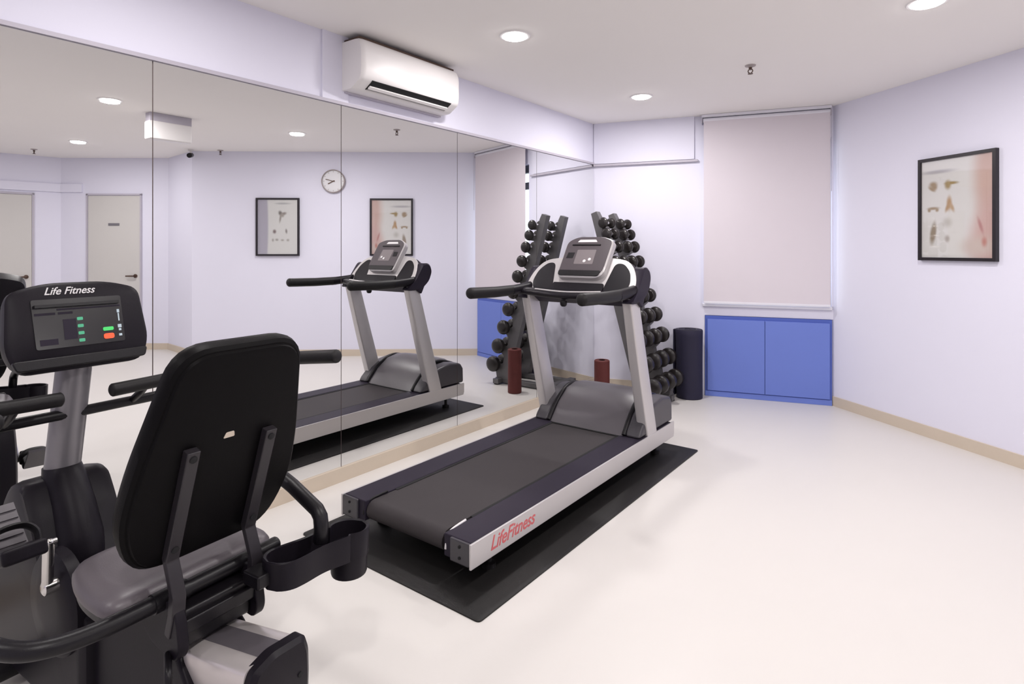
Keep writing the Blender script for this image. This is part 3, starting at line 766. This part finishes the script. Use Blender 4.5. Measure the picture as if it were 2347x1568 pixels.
# crank, pedals
CR = V(0.36, -0.155, 0.325)
obj('crank_cover', MB().lathe([(0.165, -0.11), (0.165, -0.145), (0.15, -0.158), (0.07, -0.165), (0.03, -0.166)], (0.30, 0, 0.235), (0, 1, 0), 36), M['shell'], bike)
for s, ang in ((-1, math.radians(72)), (1, math.radians(252))):
    c = V(0.36, s * 0.165, 0.325)
    e = c + V(math.cos(ang) * 0.165, s * 0.035, math.sin(ang) * 0.165)
    cr = obj('crank_arm', MB().tube([c + V(0, s * 0.02, 0), e], 0.016, 12, r2=0.012, smooth=False, dome=0.8), M['chrome'], bike, label='chrome crank arm')
    obj('spindle', MB().lathe([(0.022, -0.02), (0.022, 0.03), (0.015, 0.034)], c, (0, s, 0), 16), M['chrome'], cr)
    pc = e + V(0, s * 0.075, 0)
    pb = MB().box(-0.065, 0.065, -0.055, 0.055, -0.022, 0.022, Matrix.Translation(pc) @ Matrix.Rotation(-0.35, 4, 'Y'))
    pd = obj('pedal', pb, M['shell'], bike, 0.008)
    obj('axle', MB().tube([e - V(0, s * 0.02, 0), pc], 0.010, 10), M['chrome'], pd)
    RP = Matrix.Rotation(-0.35, 3, 'Y')
    tp = MB()
    for k in range(6):
        a0, a1 = k / 6, (k + 0.72) / 6
        def tpt(q, y, n): return pc + RP @ (V(-0.065 - 0.075 * q, y, 0.0 + 0.150 * q) + V(0.89, 0, 0.45) * n)
        if k == 0: tp.prism([tpt(0, -0.052, 0), tpt(0, 0.052, 0), tpt(1, 0.048, 0), tpt(1, -0.048, 0)], [tpt(0, -0.052, -0.014), tpt(0, 0.052, -0.014), tpt(1, 0.048, -0.014), tpt(1, -0.048, -0.014)])
        tp.prism([tpt(a0, -0.048, -0.001), tpt(a0, 0.048, -0.001), tpt(a1, 0.046, -0.001), tpt(a1, -0.046, -0.001)], [tpt(a0, -0.046, 0.006), tpt(a0, 0.046, 0.006), tpt(a1, 0.044, 0.006), tpt(a1, -0.044, 0.006)])
    obj('toe_plate', tp, M['grey'], pd)
    st = [pc + Matrix.Rotation(-0.35, 3, 'Y') @ V(-0.015 - 0.02 * q, y, z) for q, y, z in ((0, -0.056, 0.0), (.5, -0.058, 0.045), (1, -0.03, 0.075), (1, 0.03, 0.075), (.5, 0.058, 0.045), (0, 0.056, 0.0))]
    obj('strap', MB().tube(st, 0.022, 8, r2=0.009, up=(0, -1, 0.2)), M['blackmatte'], pd)
# console
def cv(l, z, n=0.0):   # point on the console face: l across, z height, n out of the face
    s = 0.155 - (z - 0.97) * 0.25
    return V(s, l, z) + V(0.97, 0, 0.243) * n
co = round_poly([(-0.205, 1.225), (-0.222, 1.03), (-0.19, 0.955), (0.19, 0.955), (0.222, 1.03), (0.205, 1.225), (0.10, 1.255), (-0.10, 1.255)], [0.035, 0.08, 0.06, 0.06, 0.08, 0.035, 0.08, 0.08])
cs = obj('console', MB().loft([[cv(l, z, -0.10) for l, z in inset(co, 0.04)], [cv(l, z, -0.085) for l, z in inset(co, 0.012)], [cv(l, z, -0.03) for l, z in co], [cv(l, z, -0.008) for l, z in co], [cv(l, z, 0.0) for l, z in inset(co, 0.012)]]), M['shell'], bike)
def cpoly(p, n0, n1): return MB().prism([cv(l, z, n0) for l, z in p], [cv(l, z, n1) for l, z in p])
scr = obj('display', cpoly(round_poly([(-0.138, 1.03), (0.136, 1.03), (0.136, 1.197), (-0.142, 1.197)], 0.008), -0.002, 0.003), M['screen'], cs)
obj('reading_ledge', cpoly([(-0.135, 1.168), (0.125, 1.168), (0.125, 1.178), (-0.135, 1.178)], 0.002, 0.014), M['black'], cs)
obj('lower_ledge', cpoly(round_poly([(-0.20, 0.965), (0.195, 0.965), (0.205, 1.0), (-0.212, 1.0)], 0.012), -0.004, 0.016), M['black'], cs, 0.004)
for l, z, w, h in ((-0.105, 1.147, 0.03, 0.004), (-0.045, 1.147, 0.022, 0.004), (-0.035, 1.09, 0.02, 0.035), (-0.10, 1.052, 0.026, 0.010), (0.03, 1.16, 0.10, 0.003)):
    obj('printed_panel', cpoly([(l - w, z - h), (l + w, z - h), (l + w, z + h), (l - w, z + h)], 0.0028, 0.0038), M['deck'], scr)
for k in range(4):
    obj('indicator', cpoly(round_poly([(-0.012, 1.118 - 0.025 * k), (0.006, 1.118 - 0.025 * k), (0.006, 1.129 - 0.025 * k), (-0.012, 1.129 - 0.025 * k)], 0.003), 0.0028, 0.0045), M['led_green'], scr, label='green lit indicator')
obj('start_button', cpoly(round_poly([(0.066, 1.072), (0.10, 1.072), (0.10, 1.085), (0.066, 1.085)], 0.005), 0.0028, 0.006), M['btn_green'], scr, label='green lit button')
obj('stop_button', cpoly(round_poly([(0.066, 1.043), (0.10, 1.043), (0.10, 1.062), (0.066, 1.062)], 0.008), 0.0028, 0.006), M['btn_red'], scr, label='red lit button')
for z, w, h in ((1.140, 0.004, 0.006), (1.118, 0.002, 0.014), (1.085, 0.006, 0.006), (1.072, 0.004, 0.004), (1.053, 0.005, 0.004)):
    obj('digit', cpoly([(0.122 - w, z - h), (0.122 + w, z - h), (0.122 + w, z + h), (0.122 - w, z + h)], 0.0028, 0.0042), M['led_white'], scr)
text_mesh('lettering', 'Life Fitness', 0.037, M['whiteink'], cs, basis(cv(-0.102, 1.213, 0.0008), (0, 1, 0), (-0.243, 0, 0.97), (0.97, 0, 0.243)), shear=0.4, sx=0.93)
# handlebars
for s in (-1, 1):
    obj('handlebar', MB().tube([(0.05, 0, 0.776), (0.05, s * 0.15, 0.777), (0.055, s * 0.30, 0.779), (0.10, s * 0.42, 0.80), (0.22, s * 0.475, 0.86), (0.42, s * 0.485, 0.91), (0.62, s * 0.48, 0.945)], 0.019, 14), M['black'], bike)
    obj('hand_grip', MB().tube([(0.17, s * 0.082, 0.858), (0.17, s * 0.25, 0.862), (0.20, s * 0.38, 0.875), (0.32, s * 0.455, 0.905), (0.60, s * 0.475, 0.952), (0.90, s * 0.48, 0.990)], 0.0245, 16, dome=0.5), M['blackmatte'], bike)
    obj('bar_joint', MB().tube([(0.05, s * 0.2, 0.777), (0.12, s * 0.2, 0.82), (0.17, s * 0.2, 0.86)], 0.014, 10), M['black'], bike)
# seat rail and rear foot
def rz_(s): return 0.288 + (s - 0.94) * 0.165
def rail_sec(s, w=0.082, h=0.10):
    p = round_poly([(-w, -h), (w, -h), (w + 0.006, -0.03), (w, -0.008), (w * 0.62, 0.0), (-w * 0.62, 0.0), (-w, -0.008), (-w - 0.006, -0.03)], 0.010, 3)
    return [V(s, y, rz_(s) + z) for y, z in p]
obj('seat_rail', MB().loft([rail_sec(0.46), rail_sec(1.215)]), M['alu'], bike, label='silver aluminium seat rail')
gv = MB()
q0 = [V(0.47, -0.036, rz_(0.47) - 0.004), V(0.47, 0.034, rz_(0.47) - 0.004), V(0.47, 0.034, rz_(0.47) + 0.0015), V(0.47, -0.036, rz_(0.47) + 0.0015)]
q1 = [V(1.214, -0.036, rz_(1.214) - 0.004), V(1.214, 0.034, rz_(1.214) - 0.004), V(1.214, 0.034, rz_(1.214) + 0.0015), V(1.214, -0.036, rz_(1.214) + 0.0015)]
obj('rail_groove', gv.prism(q0, q1), M['grey'], bike, label='dark grey strip along the seat rail')
ec = [(-0.088, -0.20), (0.088, -0.20), (0.092, -0.10), (0.090, -0.035), (0.076, 0.008), (-0.02, 0.012), (-0.076, -0.008), (-0.096, -0.06), (-0.094, -0.12)]
ec = round_poly(ec, 0.012, 3)
endc = obj('end_cap', MB().loft([[V(1.205, y, rz_(1.21) + z) for y, z in ec], [V(1.235, y, rz_(1.22) + z) for y, z in ec], [V(1.247, y, rz_(1.22) + z) for y, z in inset(ec, 0.014)]]), M['shell'], bike)
obj('screw', MB().lathe([(0.007, 0), (0.007, 0.003), (0.002, 0.004)], (1.246, 0.055, rz_(1.22) - 0.085), (1, 0, 0), 12), M['hole'], endc)
bp = [(0.44, -0.08), (1.15, -0.10), (1.20, 0.235), (1.00, 0.20), (0.94, 0.27), (0.82, 0.35), (0.44, 0.35)]
obj('rear_frame', MB().prism([V(a, -0.103, c) for a, c in bp], [V(a, 0.103, c) for a, c in bp]), M['shell'], bike, 0.01)
for s0 in (-0.10, 1.08):
    obj('stabilizer', MB().tube([(s0, -0.27, -0.125), (s0, 0.27, -0.125)], 0.036, 14, dome=0.4), M['black'], bike)
    for s in (-1, 1): obj('levelling_foot', MB().lathe([(0.03, 0.0), (0.03, 0.012), (0.012, 0.016), (0.012, 0.04)], (s0, s * 0.22, -0.1868), n=14), M['blackmatte'], bike)
# seat carriage
obj('seat_carriage', MB().box(0.66, 0.97, -0.10, 0.10, 0.30, 0.405), M['black'], bike, 0.01)
obj('carriage_box', MB().box(0.935, 0.985, -0.105, 0.115, 0.345, 0.385), M['black'], bike, 0.006)
for s in (-1, 1):
    pr = round_poly([(0.82, 0.42), (0.80, 0.345), (0.86, 0.30), (0.98, 0.285), (1.0, 0.32), (0.985, 0.40), (0.96, 0.44)], 0.03, 4)
    obj('side_bracket', MB().prism([V(a, s * 0.098, c) for a, c in pr], [V(a, s * 0.128, c) for a, c in pr]), M['shell'], bike, 0.004)
obj('adjust_lever', MB().tube([(0.95, -0.13, 0.30), (1.0, -0.155, 0.285), (1.01, -0.16, 0.25)], 0.010, 10, dome=1.0), M['black'], bike)
# seat cushion
cu = round_poly([(0.53, -0.19), (0.53, 0.19), (0.70, 0.245), (0.885, 0.245), (0.885, -0.245), (0.70, -0.245)], [0.07, 0.07, 0.09, 0.06, 0.06, 0.09], 5)
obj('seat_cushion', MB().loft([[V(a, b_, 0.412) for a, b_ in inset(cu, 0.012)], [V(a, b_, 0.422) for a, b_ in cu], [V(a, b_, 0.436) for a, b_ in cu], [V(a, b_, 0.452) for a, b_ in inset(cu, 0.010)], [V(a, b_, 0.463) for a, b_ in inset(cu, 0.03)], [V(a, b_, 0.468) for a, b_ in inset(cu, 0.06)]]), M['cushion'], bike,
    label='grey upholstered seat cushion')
obj('seat_pan', MB().loft([[V(a, b_, 0.375) for a, b_ in inset(cu, 0.05)], [V(a, b_, 0.395) for a, b_ in inset(cu, 0.008)], [V(a, b_, 0.415) for a, b_ in inset(cu, 0.006)]]), M['black'], bike)
# backrest: padded front, flat rear shell
BU = V(0.322, 0, 0.947); BN = V(0.947, 0, -0.322)
def bkp(l, h, n): return V(0.895, 0, 0.535) + BU * h + BN * n + V(0, l, 0)
bo = round_poly([(-0.19, -0.02), (0.19, -0.02), (0.254, 0.12), (0.244, 0.28), (0.178, 0.622), (-0.178, 0.622), (-0.244, 0.28), (-0.254, 0.12)], [0.10, 0.10, 0.10, 0.12, 0.085, 0.085, 0.12, 0.10], 6)
obj('backrest_pad', MB().loft([[bkp(l, h, -0.062) for l, h in inset(bo, 0.05)], [bkp(l, h, -0.052) for l, h in inset(bo, 0.02)], [bkp(l, h, -0.035) for l, h in inset(bo, 0.004)], [bkp(l, h, -0.015) for l, h in bo], [bkp(l, h, 0.004) for l, h in inset(bo, 0.003)], [bkp(l, h, 0.012) for l, h in inset(bo, 0.012)]]), M['vinyl'], bike)
obj('back_shell', MB().loft([[bkp(l, h, 0.008) for l, h in inset(bo, 0.014)], [bkp(l, h, 0.019) for l, h in inset(bo, 0.020)], [bkp(l, h, 0.021) for l, h in inset(bo, 0.026)]]), M['vinyl'], bike)
lb = round_poly([(-0.018, 0.345), (0.015, 0.345), (0.011, 0.362), (-0.012, 0.362)], 0.004)
obj('sticker', MB().prism([bkp(l - 0.005, h, 0.0205) for l, h in lb], [bkp(l - 0.005, h, 0.022) for l, h in lb]), M['skirt'], bike, label='small cream sticker on the back shell')
for s in (-1, 1):
    cx = s * 0.114
    path = [bkp(cx, 0.345, 0.033), bkp(cx, 0.20, 0.033), bkp(cx, 0.02, 0.033), V(0.968, cx, 0.46), V(0.962, cx, 0.40), V(0.945, cx, 0.345)]
    brb = MB()
    loops = []
    for i, p in enumerate(path):
        w = 0.018
        loops.append([p + V(-0.012, -w, 0.004), p + V(-0.012, w, 0.004), p + V(0.012, w, -0.004), p + V(0.012, -w, -0.004)])
    sb = obj('backrest_support', brb.loft(loops), M['support'], bike, 0.003)
    for h in (0.325, 0.055):
        obj('bolt', MB().lathe([(0.010, 0.0), (0.010, 0.003), (0.003, 0.004)], bkp(cx, h, 0.0455), tuple(BN), 12), M['hole'], sb)
# seat arms
obj('arm_tube', MB().tube([(0.60, -0.465, 0.47), (0.72, -0.46, 0.452), (0.82, -0.44, 0.446), (0.88, -0.385, 0.436), (0.905, -0.28, 0.428), (0.912, -0.10, 0.430), (0.912, 0.10, 0.432), (0.915, 0.22, 0.435)], 0.0225, 16, dome=0.6), M['black'], bike)
obj('arm_tube', MB().tube([(1.055, 0.282, 0.455), (1.054, 0.285, 0.505), (1.048, 0.287, 0.528), (1.03, 0.289, 0.545), (0.91, 0.29, 0.594), (0.78, 0.29, 0.635)], 0.023, 12, dome=0.4, smooth=False), M['black'], bike)
# bottle and accessory tray on the right
def tray_out(k=1.0, d=0.0):
    up, dn = [], []
    N = 40
    for i in range(N + 1):
        l = 0.095 + (0.371) * i / N
        # rounded left lobe, waist, round cup at the right
        a = 0.0
        if l < 0.155: a = math.sqrt(max(0, 1 - ((0.155 - l) / 0.06) ** 2)) * 0.058
        elif l < 0.355:
            q = (l - 0.155) / 0.20; a = 0.058 - 0.014 * math.sin(q * PI) ** 2 * (0.4 + 0.6 * q)
        cdx = (l - 0.403) / 0.063
        b2 = math.sqrt(max(0, 1 - cdx * cdx)) * 0.063 if abs(cdx) <= 1 else 0.0
        w = max(a, b2, 0.0015)
        up.append((l, w - d if w > d else 0.001)); dn.append((l, -(w - d) if w > d else -0.001))
    return up + dn[::-1]
def tr(o, z, sx=1.0, d=0.0):
    pts = tray_out(d=d)
    cx = 0.2875
    return [V(1.05 + w * sx, cx + (l - cx) * (sx if d == 0 else sx - d / 0.1925), z(l) if callable(z) else z) for l, w in pts]
def zt(l): return 0.470 - (l - 0.10) * 0.065
def zb(l): return 0.392 - (l - 0.10) * 0.085
tb = MB().loft([tr(0, zb, 0.97), tr(0, zb, 1.0), tr(0, zt, 1.02), tr(0, lambda l: zt(l) + 0.003, 1.0), tr(0, zt, 1.0, 0.006), tr(0, lambda l: zb(l) + 0.008, 0.97, 0.006)])
tb.lathe([(0.056, -0.075), (0.0585, -0.068), (0.061, 0.02)], (1.05, 0.403, 0.375), (0, 0, 1), 28)
ty = obj('accessory_tray', tb, M['shell'], bike)
obj('tray_bracket', MB().box(0.985, 1.06, 0.06, 0.12, 0.405, 0.445), M['black'], bike, 0.006)

for s0, s1 in ((-0.150, -0.060),):
    obj('tube_sleeve', MB().tube([(0.912, s0, 0.4295), (0.912, s1, 0.4305)], 0.0265, 16), M['black'], bike)
# bring the bike's parts to size
for o in bike.children_recursive:
    o.data.transform(Matrix.Translation((0, 0, BKZ)) @ Matrix.Scale(BKS, 4))
